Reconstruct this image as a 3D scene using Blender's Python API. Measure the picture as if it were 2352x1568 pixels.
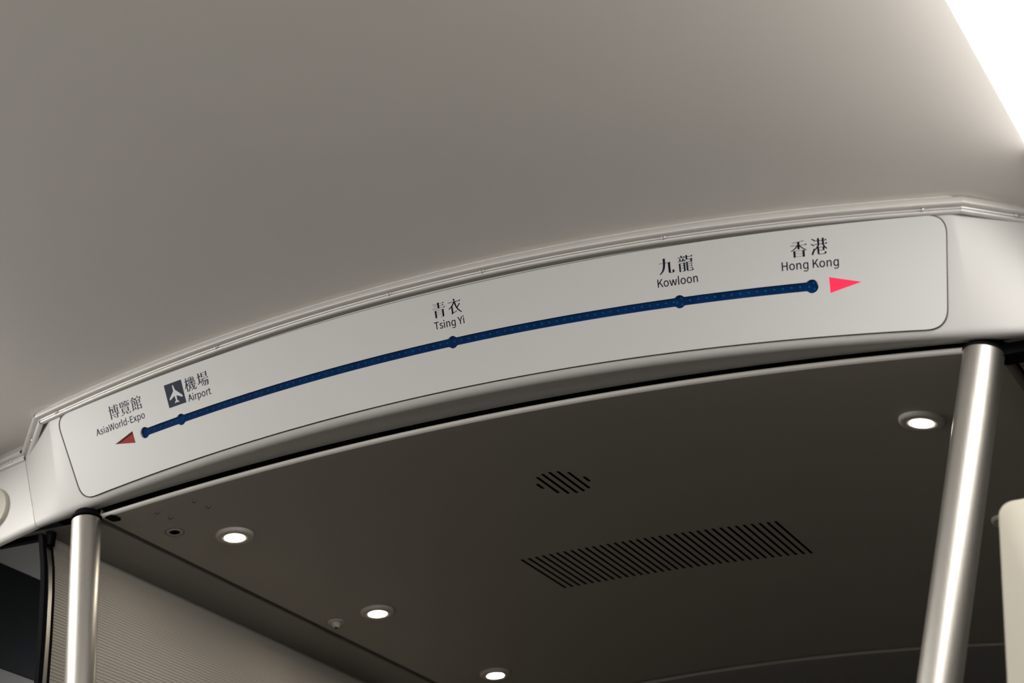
import bpy, bmesh, math
from mathutils import Vector, Matrix

# ------------------------------------------------------------------ scene, camera, light, exposure
for o in list(bpy.data.objects):
    bpy.data.objects.remove(o)
SC = bpy.context.scene
COL = SC.collection
SC.view_settings.view_transform = 'Standard'
SC.view_settings.look = 'None'
SC.view_settings.gamma = 1.0
SC.view_settings.use_curve_mapping = False
SC.view_settings.exposure = 0.0

CAM = Vector((0.8220, 0.0, 1.45))            # hand-held, in the aisle of the saloon
RIGHT = Vector((0.872064, 0.488573, 0.028301))
DOWN = Vector((-0.196474, 0.402481, -0.894096))
FWD = Vector((-0.448221, 0.774148, 0.446981))
cam_data = bpy.data.cameras.new('camera')
cam_data.sensor_width = 36.0
cam_data.lens = 62.986
cam_data.clip_start = 0.02
cam_data.dof.use_dof = True
cam_data.dof.focus_distance = 1.72
cam_data.dof.aperture_fstop = 8.5
cam = bpy.data.objects.new('camera', cam_data)
COL.objects.link(cam)
m = Matrix.Identity(4)
for r in range(3):
    m[r][0] = RIGHT[r]; m[r][1] = -DOWN[r]; m[r][2] = -FWD[r]; m[r][3] = CAM[r]
cam.matrix_world = m
SC.camera = cam

world = bpy.data.worlds.new('night')
SC.world = world
world.use_nodes = True
world.node_tree.nodes['Background'].inputs[0].default_value = (0.01, 0.012, 0.015, 1)
world.node_tree.nodes['Background'].inputs[1].default_value = 0.3

STRIP_L = 11.2          # radiance of the two saloon light strips
LAMP_L = 120.0          # radiance of the vestibule downlights
ARROW_L = 0.95

# ------------------------------------------------------------------ materials
def mat(name, col, rough=0.5, metal=0.0, var=0.03, scale=(6, 6, 6), bump=0.0, spec=0.5, coat=0.0):
    m = bpy.data.materials.new(name)
    m.use_nodes = True
    nt = m.node_tree
    b = nt.nodes['Principled BSDF']
    b.inputs['Roughness'].default_value = rough
    b.inputs['Metallic'].default_value = metal
    b.inputs['Specular IOR Level'].default_value = spec
    b.inputs['Coat Weight'].default_value = coat
    tc = nt.nodes.new('ShaderNodeTexCoord')
    mp = nt.nodes.new('ShaderNodeMapping')
    mp.inputs['Scale'].default_value = scale
    nz = nt.nodes.new('ShaderNodeTexNoise')
    nz.inputs['Scale'].default_value = 1.0
    nz.inputs['Detail'].default_value = 4.0
    nt.links.new(tc.outputs['Object'], mp.inputs['Vector'])
    nt.links.new(mp.outputs['Vector'], nz.inputs['Vector'])
    rp = nt.nodes.new('ShaderNodeValToRGB')
    rp.color_ramp.elements[0].position = 0.25
    rp.color_ramp.elements[1].position = 0.75
    rp.color_ramp.elements[0].color = tuple(c * (1 - var) for c in col) + (1,)
    rp.color_ramp.elements[1].color = tuple(min(1, c * (1 + var)) for c in col) + (1,)
    nt.links.new(nz.outputs['Fac'], rp.inputs['Fac'])
    nt.links.new(rp.outputs['Color'], b.inputs['Base Color'])
    if bump:
        bp = nt.nodes.new('ShaderNodeBump')
        bp.inputs['Strength'].default_value = bump
        bp.inputs['Distance'].default_value = 0.0006
        nt.links.new(nz.outputs['Fac'], bp.inputs['Height'])
        nt.links.new(bp.outputs['Normal'], b.inputs['Normal'])
    return m

def glow(name, col, strength, base=(0.8, 0.8, 0.8)):
    m = bpy.data.materials.new(name)
    m.use_nodes = True
    b = m.node_tree.nodes['Principled BSDF']
    b.inputs['Base Color'].default_value = base + (1,)
    b.inputs['Emission Color'].default_value = col + (1,)
    b.inputs['Emission Strength'].default_value = strength
    return m

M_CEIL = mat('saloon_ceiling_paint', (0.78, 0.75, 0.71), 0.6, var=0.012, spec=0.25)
M_FASCIA = mat('fascia_paint', (0.555, 0.547, 0.53), 0.42, var=0.015)
M_TRIM = mat('trim_aluminium_paint', (0.70, 0.685, 0.66), 0.48, 0.30, var=0.015)
M_PLATE = mat('sign_plate', (0.60, 0.605, 0.60), 0.45, var=0.012)
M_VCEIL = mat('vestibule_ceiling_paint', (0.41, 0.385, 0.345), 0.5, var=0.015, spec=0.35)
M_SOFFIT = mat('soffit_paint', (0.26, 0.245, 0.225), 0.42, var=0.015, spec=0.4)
M_RIB = mat('ribbed_panel', (0.52, 0.49, 0.44), 0.45, var=0.02)
M_BLACK = mat('black_rubber', (0.005, 0.005, 0.006), 0.8, var=0.1, spec=0.06)
M_DSCREW = mat('dull_screw', (0.16, 0.15, 0.14), 0.5, 0.6)
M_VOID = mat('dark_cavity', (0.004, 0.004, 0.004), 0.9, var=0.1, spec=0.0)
M_DGLASS = mat('dark_glass', (0.004, 0.0045, 0.0055), 0.5, var=0.1, spec=0.12)
M_STEEL = mat('brushed_steel', (0.52, 0.50, 0.465), 0.43, 1.0, var=0.04, scale=(420, 420, 3), bump=0.10)
M_SCREW = mat('screw_steel', (0.55, 0.54, 0.52), 0.45, 0.6)
M_INK = mat('navy_ink', (0.008, 0.008, 0.020), 0.7, var=0.05, spec=0.1)
M_INKL = mat('slate_ink', (0.046, 0.053, 0.074), 0.7, var=0.05, spec=0.1)
M_BLUE = mat('blue_strip_plastic', (0.0016, 0.024, 0.100), 0.6, spec=0.04, var=0.3, scale=(90, 90, 90))
M_LED = mat('blue_led_lens', (0.003, 0.058, 0.175), 0.5, spec=0.1, var=0.35, scale=(45, 45, 45))
M_RED = mat('red_arrow_lens', (0.26, 0.028, 0.024), 0.55, var=0.04, spec=0.15)
M_GASKET = mat('brown_gasket', (0.075, 0.062, 0.05), 0.7, var=0.1)
M_BEZEL = mat('bezel_paint', (0.55, 0.52, 0.48), 0.4)
M_CREAM = mat('cream_laminate', (0.40, 0.375, 0.315), 0.5, var=0.015)
M_FLOOR = mat('carpet', (0.035, 0.033, 0.031), 0.9, var=0.3, scale=(60, 60, 60), spec=0.1)
M_VFLOOR = mat('vestibule_rubber_floor', (0.042, 0.039, 0.036), 0.7, var=0.2, scale=(30, 30, 30), spec=0.2)
M_WALL = mat('saloon_wall_panel', (0.32, 0.31, 0.295), 0.55, var=0.02)
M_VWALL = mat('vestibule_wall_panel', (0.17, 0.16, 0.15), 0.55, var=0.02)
M_GREYP = mat('grey_panel', (0.20, 0.183, 0.175), 0.5, var=0.02)
M_STRIPL = glow('light_strip_diffuser', (1.0, 0.965, 0.92), STRIP_L)
M_LAMPL = glow('downlight_lens', (1.0, 0.90, 0.74), LAMP_L)
M_ARROWL = glow('lit_arrow_lens', (1.0, 0.018, 0.088), ARROW_L, (0.06, 0.003, 0.008))

# ------------------------------------------------------------------ object helpers
def obj(name, verts, faces, material, parent=None, smooth=35, local=False, **props):
    me = bpy.data.meshes.new(name)
    me.from_pydata([tuple(v) for v in verts], [], faces)
    bm = bmesh.new(); bm.from_mesh(me)
    bmesh.ops.remove_doubles(bm, verts=bm.verts, dist=1e-6)
    bmesh.ops.recalc_face_normals(bm, faces=bm.faces)
    bm.to_mesh(me); bm.free()
    if smooth:
        for p in me.polygons:
            p.use_smooth = True
        me.set_sharp_from_angle(angle=math.radians(smooth))
    me.materials.append(material)
    o = bpy.data.objects.new(name, me)
    COL.objects.link(o)
    adopt(o, parent, local)
    for k, v in props.items():
        o[k] = v
    return o

def adopt(o, parent, local=False):
    if parent is None:
        return
    o.parent = parent
    if not local:
        mw = Matrix.Translation(parent['base']) if 'base' in parent else Matrix.Identity(4)
        o.matrix_parent_inverse = mw.inverted()

def thing(name, label, cat, loc=(0, 0, 0), group=None, rot=None):
    e = bpy.data.objects.new(name, None)
    e.empty_display_size = 0.02
    e.location = loc
    if rot is not None:
        e.rotation_euler = rot
    COL.objects.link(e)
    e['label'] = label; e['category'] = cat
    if group:
        e['group'] = group
    BASES[e.name] = Vector(loc)
    return e
BASES = {}
def adopt(o, parent, local=False):
    if parent is None:
        return
    o.parent = parent
    if not local:
        o.matrix_parent_inverse = Matrix.Translation(BASES.get(parent.name, Vector((0, 0, 0)))).inverted()

def copy_thing(root, loc, label, group=None):
    c = root.copy(); COL.objects.link(c); c.location = loc; c['label'] = label
    if group:
        c['group'] = group
    for ch in root.children:
        d = ch.copy(); COL.objects.link(d); d.parent = c
        for g in ch.children:
            e = g.copy(); COL.objects.link(e); e.parent = d
    return c

def box(x0, x1, y0, y1, z0, z1):
    v = [(x, y, z) for x in (x0, x1) for y in (y0, y1) for z in (z0, z1)]
    f = [(0, 1, 3, 2), (4, 6, 7, 5), (0, 4, 5, 1), (2, 3, 7, 6), (0, 2, 6, 4), (1, 5, 7, 3)]
    return v, f

def grid(rows, close_v=False):
    """rows: list of equal-length point lists -> verts, quads"""
    n = len(rows[0]); v = [p for r in rows for p in r]; f = []
    for i in range(len(rows) - 1):
        for j in range(n - 1 if not close_v else n):
            a = i * n + j; b = i * n + (j + 1) % n
            f.append((a, b, b + n, a + n))
    return v, f

def cap(v, f, idx):
    f.append(tuple(idx)); return v, f

def lathe(profile, seg=48, axis=Vector((0, 0, 1))):
    """profile (r, z); closed at r=0 by tiny discs"""
    rows = []
    for r, z in profile:
        rows.append([(max(r, 1e-5) * math.cos(2 * math.pi * k / seg), max(r, 1e-5) * math.sin(2 * math.pi * k / seg), z) for k in range(seg)])
    return grid(rows, close_v=True)

def filled(groups, n0, n1, fr):
    """polygons in frame coordinates (mm), holes by even-odd, raised from n0 to n1 -> verts, faces"""
    V, F = [], []
    for polys in groups:
        cu = bpy.data.curves.new('tmp', 'CURVE')
        cu.dimensions = '2D'; cu.fill_mode = 'BOTH'; cu.extrude = (n1 - n0) / 2
        for p in polys:
            s = cu.splines.new('POLY'); s.points.add(len(p) - 1); s.use_cyclic_u = True
            for i, q in enumerate(p):
                s.points[i].co = (q[0], q[1], 0, 1)
        to = bpy.data.objects.new('tmp', cu); COL.objects.link(to)
        dg = bpy.context.evaluated_depsgraph_get()
        me = bpy.data.meshes.new_from_object(to.evaluated_get(dg))
        k = len(V)
        V += [fr(q.co.x, q.co.y, q.co.z + (n0 + n1) / 2) for q in me.vertices]
        F += [tuple(k + i for i in p.vertices) for p in me.polygons]
        bpy.data.objects.remove(to); bpy.data.curves.remove(cu); bpy.data.meshes.remove(me)
    return V, F

# ------------------------------------------------------------------ the frame of the leaning sign face (mm)
T = -0.407564
SL = math.sqrt(1 + T * T)
VD = Vector((0, T, 1)) / SL           # up along the face
ND = Vector((0, -1, T)) / SL          # out of the face, towards the saloon
ORG = Vector((0, 1.28582, 2.18))
UD = Vector((1, 0, 0))
def H(u, v, n=0.0):
    return ORG + (UD * u + VD * v + ND * n) * 0.001

def hc(x):                            # saloon ceiling vault
    return 2.2656 - 0.1618 * x * x
def hv(x):                            # vestibule ceiling vault
    return 2.1473 - 0.1474 * (x - 0.007) ** 2
def plan_y(x, y):
    """the vestibule fittings run slightly out of square; the front edge of the ceiling is gently bowed"""
    k = min(1.0, max(0.0, (y - 1.350) / 0.10))
    return y + k * 0.020 * x - (1 - k) * 0.05 * (min(0.55, max(-0.55, x)) - 0.05) ** 2
def back_y(x):
    return 1.3418 - 0.05 * (x - 0.07) ** 2

# ------------------------------------------------------------------ setting: saloon
def structure(name, v, f, material, smooth=35, parent=None):
    o = obj(name, v, f, material, parent, smooth=smooth)
    if parent is None:
        o['kind'] = 'structure'
    return o

structure('floor', *box(-1.42, 1.42, -5.0, 1.33, -0.05, 0.0), M_FLOOR)
structure('floor_vestibule', *box(-1.42, 1.42, 1.33, 3.42, -0.05, 0.0), M_VFLOOR)
xs = [-1.36 + 2.72 * i / 60 for i in range(61)]
rows = []
for y in [-5.0 + 6.32 * j / 20 for j in range(21)]:
    rows.append([(x, y, hc(x)) for x in xs])
v, f = grid(rows); n = len(v)
v2, f2 = grid([[(a, b, c + 0.03) for a, b, c in r] for r in rows])
structure('ceiling', v + v2, f + [tuple(i + n for i in q) for q in f2], M_CEIL)
structure('wall_left', *box(-1.42, -1.36, -5.0, 1.33, 0, 2.05), M_WALL)
structure('wall_right', *box(1.36, 1.42, -5.0, 1.33, 0, 2.05), M_WALL)
structure('wall_rear', *box(-1.42, 1.42, -5.06, -5.0, 0, 2.32), M_WALL)

# ------------------------------------------------------------------ fascia over the opening
def vb(u):
    return -28.6 - 1.58e-4 * u * u
Y_F = 1.3123
def finish(P, C, Q, back):
    """round the lower edge from P through corner C to Q, then run back and up"""
    out = []
    for k in range(0, 9):
        t = k / 8
        out.append(P * (1 - t) ** 2 + C * (2 * t * (1 - t)) + Q * t * t)
    out.append(Vector((Q.x, back, Q.z + 0.004)))
    out.append(Vector((Q.x, back, Q.z + 0.035)))
    return out
def col_face(u):
    b = vb(u)
    pts = []
    for k in range(10):
        v_ = 97 - 1.7e-4 * u * u + (b + 7 - 97 + 1.7e-4 * u * u) * k / 10
        pts.append(H(u, v_, 0))
    C = H(u, b, 0)
    return pts + finish(H(u, b + 7, 0), C, C + Vector((0, 0.007, 0)), back_y(C.x))
def col_wall(xb, xt, zb, zt):
    pts = []
    for k in range(10):
        z = zt + (zb + 0.007 - zt) * k / 10
        pts.append(Vector((xb + (xt - xb) * (z - zb) / (2.209 - zb), Y_F, z)))
    C = Vector((xb, Y_F, zb))
    return pts + finish(C + Vector(((xt - xb) * 0.074, 0, 0.007)), C, C + Vector((0, 0.007, 0)), back_y(C.x))

FOLD_L, FOLD_R = -481.0, 497.0
cols = []
seamL = col_wall(-0.5185, -0.5540, 2.1150, 2.2195)
seamR = col_wall(0.5450, 0.5700, 2.1105, 2.2195)
def blend(a, b, t):
    return [p * (1 - t) + q * t for p, q in zip(a, b)]
fl, frr = col_face(FOLD_L), col_face(FOLD_R)
for t in (0, 0.17, 0.34, 0.5, 0.67, 0.84, 0.95):
    cols.append(blend(seamL, fl, t))
for k in range(57):
    cols.append(col_face(FOLD_L + (FOLD_R - FOLD_L) * k / 56))
for t in (0.05, 0.17, 0.34, 0.5, 0.67, 0.84, 1.0):
    cols.append(blend(frr, seamR, t))
fascia = thing('fascia_panel', 'long white arched fascia above the opening, framing the route map sign',
               'fascia panel', (0.0075, 1.31, 2.15))
obj('fascia_board', *grid(cols), M_FASCIA, fascia, smooth=50)

def wall_band(name, x0, x1, zb0, zb1):
    rows = []
    for k in range(9):
        t = k / 8; x = x0[0] + (x1 - x0[0]) * t
        zb = zb0 + (zb1 - zb0) * t
        xt = x0[1] + (x1 - x0[1]) * t
        rows.append(col_wall(x, xt, zb, hc(xt) + 0.006))
    return structure(name, *grid(rows), M_FASCIA, smooth=50)
wbl = wall_band('wall_bulkhead_left', (-0.5189, -0.5544), -1.30, 2.1149, 1.935)
obj('gap_shade', *box(-0.600, -0.5290, 1.3345, 1.3412, 2.1095, 2.1170), M_BLACK, wbl)  # black box stands for the shade in the gap under the band
wall_band('wall_bulkhead_right', (0.5454, 0.5704), 1.30, 2.1104, 1.935)
structure('wall_front_left', *box(-1.36, -0.645, 1.3430, 1.40, 0, 2.075), M_WALL)
structure('wall_front_right', *box(0.705, 1.36, 1.3430, 1.40, 0, 2.06), M_WALL)

# black strip stands for shade in the gap behind the fascia; foam end blocks
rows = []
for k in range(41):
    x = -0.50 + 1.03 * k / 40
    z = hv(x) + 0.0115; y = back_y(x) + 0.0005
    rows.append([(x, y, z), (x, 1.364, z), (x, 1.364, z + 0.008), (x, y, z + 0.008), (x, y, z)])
obj('gap_shade', *grid(rows), M_VOID, fascia, label='dark shade in the recess behind the fascia lip')
def block(x0, x1, y0, y1, z0, z1, r=0.004):
    pts = []
    for cx, cy, a0 in ((x1 - r, y1 - r, 0), (x0 + r, y1 - r, 90), (x0 + r, y0 + r, 180), (x1 - r, y0 + r, 270)):
        for k in range(5):
            a = math.radians(a0 + 22.5 * k)
            pts.append((cx + r * math.cos(a), cy + r * math.sin(a)))
    rows = [[(x, y, z0) for x, y in pts], [(x, y, z1) for x, y in pts]]
    v, f = grid(rows, close_v=True); n = len(pts)
    f.append(tuple(range(n))); f.append(tuple(range(n, 2 * n)))
    return v, f
obj('end_block', *block(-0.4400, -0.4270, 1.3300, 1.345, 2.1180, 2.134), M_BLACK, fascia, label='black foam end block')
obj('end_block', *block(0.5090, 0.5420, 1.3350, 1.356, 2.1065, 2.130), M_BLACK, fascia, label='black foam end block')

# ------------------------------------------------------------------ trim between fascia and ceiling
PROF = [(0.0, -1.0), (0.0, 2.0), (-0.8, 3.7), (-2.0, 5.4), (-3.4, 6.7), (-4.8, 7.5), (-5.9, 7.6), (-6.9, 6.9), (-7.6, 5.5), (-8.0, 3.8), (-8.2, 2.7),
        (-8.4, 2.4), (-9.75, 2.4), (-9.85, 0.9), (-10.2, 0.9), (-10.3, 2.5), (-10.9, 3.2), (-11.8, 3.4), (-12.7, 3.1), (-13.5, 2.3), (-14.0, 1.4),
        (-14.2, 0.4), (-14.2, -1.0)]
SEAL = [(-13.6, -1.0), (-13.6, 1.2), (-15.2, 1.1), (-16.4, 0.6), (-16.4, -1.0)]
def frame_on(t, d_hint):
    t = t.normalized(); d = (d_hint - t * d_hint.dot(t)).normalized()
    n_ = t.cross(d)
    if n_.y > 0: n_ = -n_
    return t, d, n_
def section(P, t, d, n_, plane=None, prof=None):
    out = []
    for a, b in prof or PROF:
        o_ = (d * (-a) + n_ * b) * 0.001
        if plane is not None:
            o_ = o_ - t * (o_.dot(plane) / t.dot(plane))
        out.append(P + o_)
    return out
def varc(u):
    return 90.9 - 1.735e-4 * u * u
UA, UB = -494.0, 509.0
A = H(UA, varc(UA)); B = H(UB, varc(UB))
SLW = Vector((-0.5505, Y_F, 2.2095)); SRW = Vector((0.5700, Y_F, 2.2160))
def tang(u):
    return (H(u + 1, varc(u + 1)) - H(u - 1, varc(u - 1))).normalized()
tA, tB = tang(UA), tang(UB)
sL = (A - SLW).normalized()            # running left to right
sR = (SRW - B).normalized()
wl = (SLW - Vector((-1.30, Y_F, hc(-1.30) - 0.002)))
def wall_pt(x):
    return Vector((x, Y_F, hc(x) - (hc(-0.5505) - 2.2095)))
tW = (SLW - wall_pt(-0.575)).normalized()
mA = (tA + sL).normalized(); mB = (tB + sR).normalized(); mW = (tW + sL).normalized()
rows = []
NU = 90
for k in range(NU + 1):
    u = UA + (UB - UA) * k / NU
    t, d, n_ = frame_on(tang(u), -VD)
    rows.append(section(H(u, varc(u)), t, d, n_, mA if k == 0 else (mB if k == NU else None)))
trim_arch = structure('trim_1', *grid(rows), M_TRIM)
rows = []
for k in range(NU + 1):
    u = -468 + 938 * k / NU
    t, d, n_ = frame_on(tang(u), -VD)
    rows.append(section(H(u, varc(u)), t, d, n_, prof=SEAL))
obj('seal', *grid(rows), mat('seal_and_shade', (0.11, 0.105, 0.09), 0.6), trim_arch, label='dark seal and shade under the trim')  # seal strip, its dark colour also holds the shade under the flange
tt, dd, nn = frame_on(sL, Vector((0.30, 0.25, -0.92)))
trim_step = structure('trim_2', *grid([section(SLW, tt, dd, nn, mW), section(A, tt, dd, nn, mA)]), M_TRIM)
rows = []
for k in range(16):
    x = -1.30 + (SLW.x + 1.30) * k / 15
    t = tW if k == 15 else (wall_pt(x + 0.001) - wall_pt(x - 0.001)).normalized()
    t, d, n_ = frame_on(t, Vector((0, 0, -1)))
    rows.append(section(wall_pt(x), t, d, n_, mW if k == 15 else None))
trim_wall = structure('trim_3', *grid(rows), M_TRIM)
tr_, dr_, nr_ = frame_on(sR, Vector((-0.30, 0.25, -0.92)))
trim_step_r = structure('trim_4', *grid([section(B, tr_, dr_, nr_, mB), section(SRW, tr_, dr_, nr_)]), M_TRIM)

rows = []
def wall_pt_r(x):
    return Vector((x, Y_F, hc(x) - (hc(SRW.x) - SRW.z)))
for k in range(16):
    x = SRW.x + (1.30 - SRW.x) * k / 15
    t, d, n_ = frame_on((wall_pt_r(x + 0.001) - wall_pt_r(x - 0.001)).normalized(), Vector((0, 0, -1)))
    rows.append(section(wall_pt_r(x), t, d, n_))
structure('trim_5', *grid(rows), M_TRIM)

def screw_mesh(name, P, n_, parent, r=0.0026, h=0.0016, material=None):
    prof = [(0.0, h * 0.55), (r * 0.32, h * 0.55), (r * 0.36, h), (r * 0.7, h * 0.9), (r * 0.95, h * 0.5), (r, 0.0), (r, -0.001)]
    v, f = lathe(prof, 20)
    q = n_.to_track_quat('Z', 'Y').to_matrix()
    return obj(name, [P + q @ Vector(p) for p in v], f, material or M_SCREW, parent)
for px in (-468.0, -250.0, -41.0, 62.0, 246.0, 475.0):
    screw_mesh('screw', H(px, varc(px) - 8.9, 2.4), ND, trim_arch)
screw_mesh('screw', A.lerp(SLW, 0.55) + dd * 0.0089 + nn * 0.0024, nn, trim_step)
P = wall_pt(-0.5685); screw_mesh('screw', P + Vector((0, -0.0024, -0.0089)), Vector((0, -1, 0)), trim_wall)
screw_mesh('screw', B.lerp(SRW, 0.62) + dr_ * 0.0089 + nr_ * 0.0024, nr_, trim_step_r)

# ------------------------------------------------------------------ route map sign
sign = thing('route_map_sign', 'long curved route map sign with a dark blue line through five named stations', 'sign', tuple(H(10, 10, 0)))
def arc_route(u):
    return 22.3 - 1.61e-4 * u * u
DOTS = [-354.6, -306.3, 19.3, 250.5, 371.2]
DR, HW = 5.85, 3.8
up, lo = [], []
s0, s1 = DOTS[0] - DR, DOTS[-1] + DR
samples = set()
k = s0
while k < s1:
    samples.add(round(k, 3)); k += 6
for d in DOTS:
    for a in range(0, 181, 9):
        q = d + DR * math.cos(math.radians(a))
        samples.add(round(q, 4))
for s in sorted(samples):
    w = HW if DOTS[0] <= s <= DOTS[-1] else 0
    for d in DOTS:
        if abs(s - d) < DR:
            w = max(w, math.sqrt(max(0, DR * DR - (s - d) ** 2)))
    sl = -2 * 1.61e-4 * s; L = math.sqrt(1 + sl * sl)
    nx, ny = -sl / L, 1 / L
    up.append((s + nx * w, arc_route(s) + ny * w)); lo.append((s - nx * w, arc_route(s) - ny * w))
route_poly = up[:-1] + lo[::-1][:-1]
def clean(p):
    out = []
    for q in p:
        if not out or (q[0] - out[-1][0]) ** 2 + (q[1] - out[-1][1]) ** 2 > 0.02:
            out.append(q)
    if (out[0][0] - out[-1][0]) ** 2 + (out[0][1] - out[-1][1]) ** 2 < 0.02:
        out.pop()
    return out
route_poly = clean(route_poly)
ARROW_A = [(-370.4, 6.5), (-368.2, -6.2), (-394.9, -3.1)]
ARROW_B = [(387.2, 4.7), (385.9, -8.9), (414.3, -5.2)]

def plate_outline(off=0.0, end=0.0):
    top = lambda u: 72.2 - 1.55e-4 * u * u + off
    bot = lambda u: -21.1 - 1.62e-4 * u * u - off
    cl = [(-468.6 - off - end, top(-468)), (-446.8 - off - end, bot(-447))]
    cr = [(493.6 + off, top(493)), (477.2 + off, bot(477))]
    R_ = 17.0
    def corner(p, q, r):                      # rounded corner at q between p and r
        p, q, r = Vector(p), Vector(q), Vector(r)
        a = (p - q).normalized(); b = (r - q).normalized()
        s_, e_ = q + a * R_, q + b * R_
        return [tuple(s_ * (1 - t) ** 2 + q * 2 * t * (1 - t) + e_ * t * t) for t in [i / 10 for i in range(11)]]
    out = []
    out += corner(cl[1], cl[0], (-440, top(-440)))
    out += [(u, top(u)) for u in [-445 + i * (915) / 60 for i in range(61)]]
    out += corner((465, top(465)), cr[0], cr[1])
    out += corner(cr[0], cr[1], (450, bot(450)))
    out += [(u, bot(u)) for u in [455 - i * (880) / 60 for i in range(61)]]
    out += corner((-420, bot(-420)), cl[1], cl[0])
    return clean(out)
PN = 2.3
obj('sign_plate', *filled([[plate_outline(), route_poly, ARROW_A, ARROW_B]], 0.15, PN, H), M_PLATE, sign, smooth=30)
obj('gasket', *filled([[plate_outline(0.7, 2.3), plate_outline(-0.6)]], 0.05, 0.9, H), M_GASKET, sign, smooth=30, label='dark seal line round the plate')
def inset(poly, grow):
    c = Vector((sum(p[0] for p in poly) / len(poly), sum(p[1] for p in poly) / len(poly)))
    return [tuple(c + (Vector(p) - c) * grow) for p in poly]
strip = obj('route_line', *filled([[[(u, arc_route(u) + 6.6) for u in range(-362, 379, 8)] + [(u, arc_route(u) - 6.6) for u in range(378, -363, -8)]]], -0.6, 0.3, H),
            M_BLUE, sign, smooth=30, label='dark blue recessed line')
obj('direction_arrow', *filled([[inset(ARROW_A, 1.08)]], -0.6, 0.5, H), M_RED, sign, label='unlit dark red arrow pointing to AsiaWorld-Expo')
obj('direction_arrow', *filled([[inset(ARROW_B, 1.02)]], -0.6, 1.4, H), M_ARROWL, sign, label='lit pink-red arrow pointing to Hong Kong')
led0 = None
def led(u, v):
    global led0
    if led0 is None:
        prof = [(0.0, 0.0011), (0.0005, 0.00105), (0.0009, 0.0008), (0.0012, 0.0004), (0.0013, 0.0)]
        vv, ff = lathe(prof, 12)
        q = ND.to_track_quat('Z', 'Y').to_matrix()
        led0 = obj('led', [q @ Vector(p) for p in vv], ff, M_LED, strip, local=True)
        o = led0
    else:
        o = led0.copy(); COL.objects.link(o)
    o.matrix_parent_inverse = Matrix.Translation(BASES[sign.name]).inverted() @ Matrix.Identity(4)
    o.matrix_parent_inverse = Matrix.Identity(4)
    o.location = H(u, v, 0.3)
k = -350.0
while k < 366:
    if abs(k - 250.5) > 5.5:
        led(k, arc_route(k) + 0.2)
    k += 7.72
for d in (371.2, 250.5):
    for a in (60, 180, 300):
        led(d + 3.1 * math.cos(math.radians(a)), arc_route(d) + 3.1 * math.sin(math.radians(a)))

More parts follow.
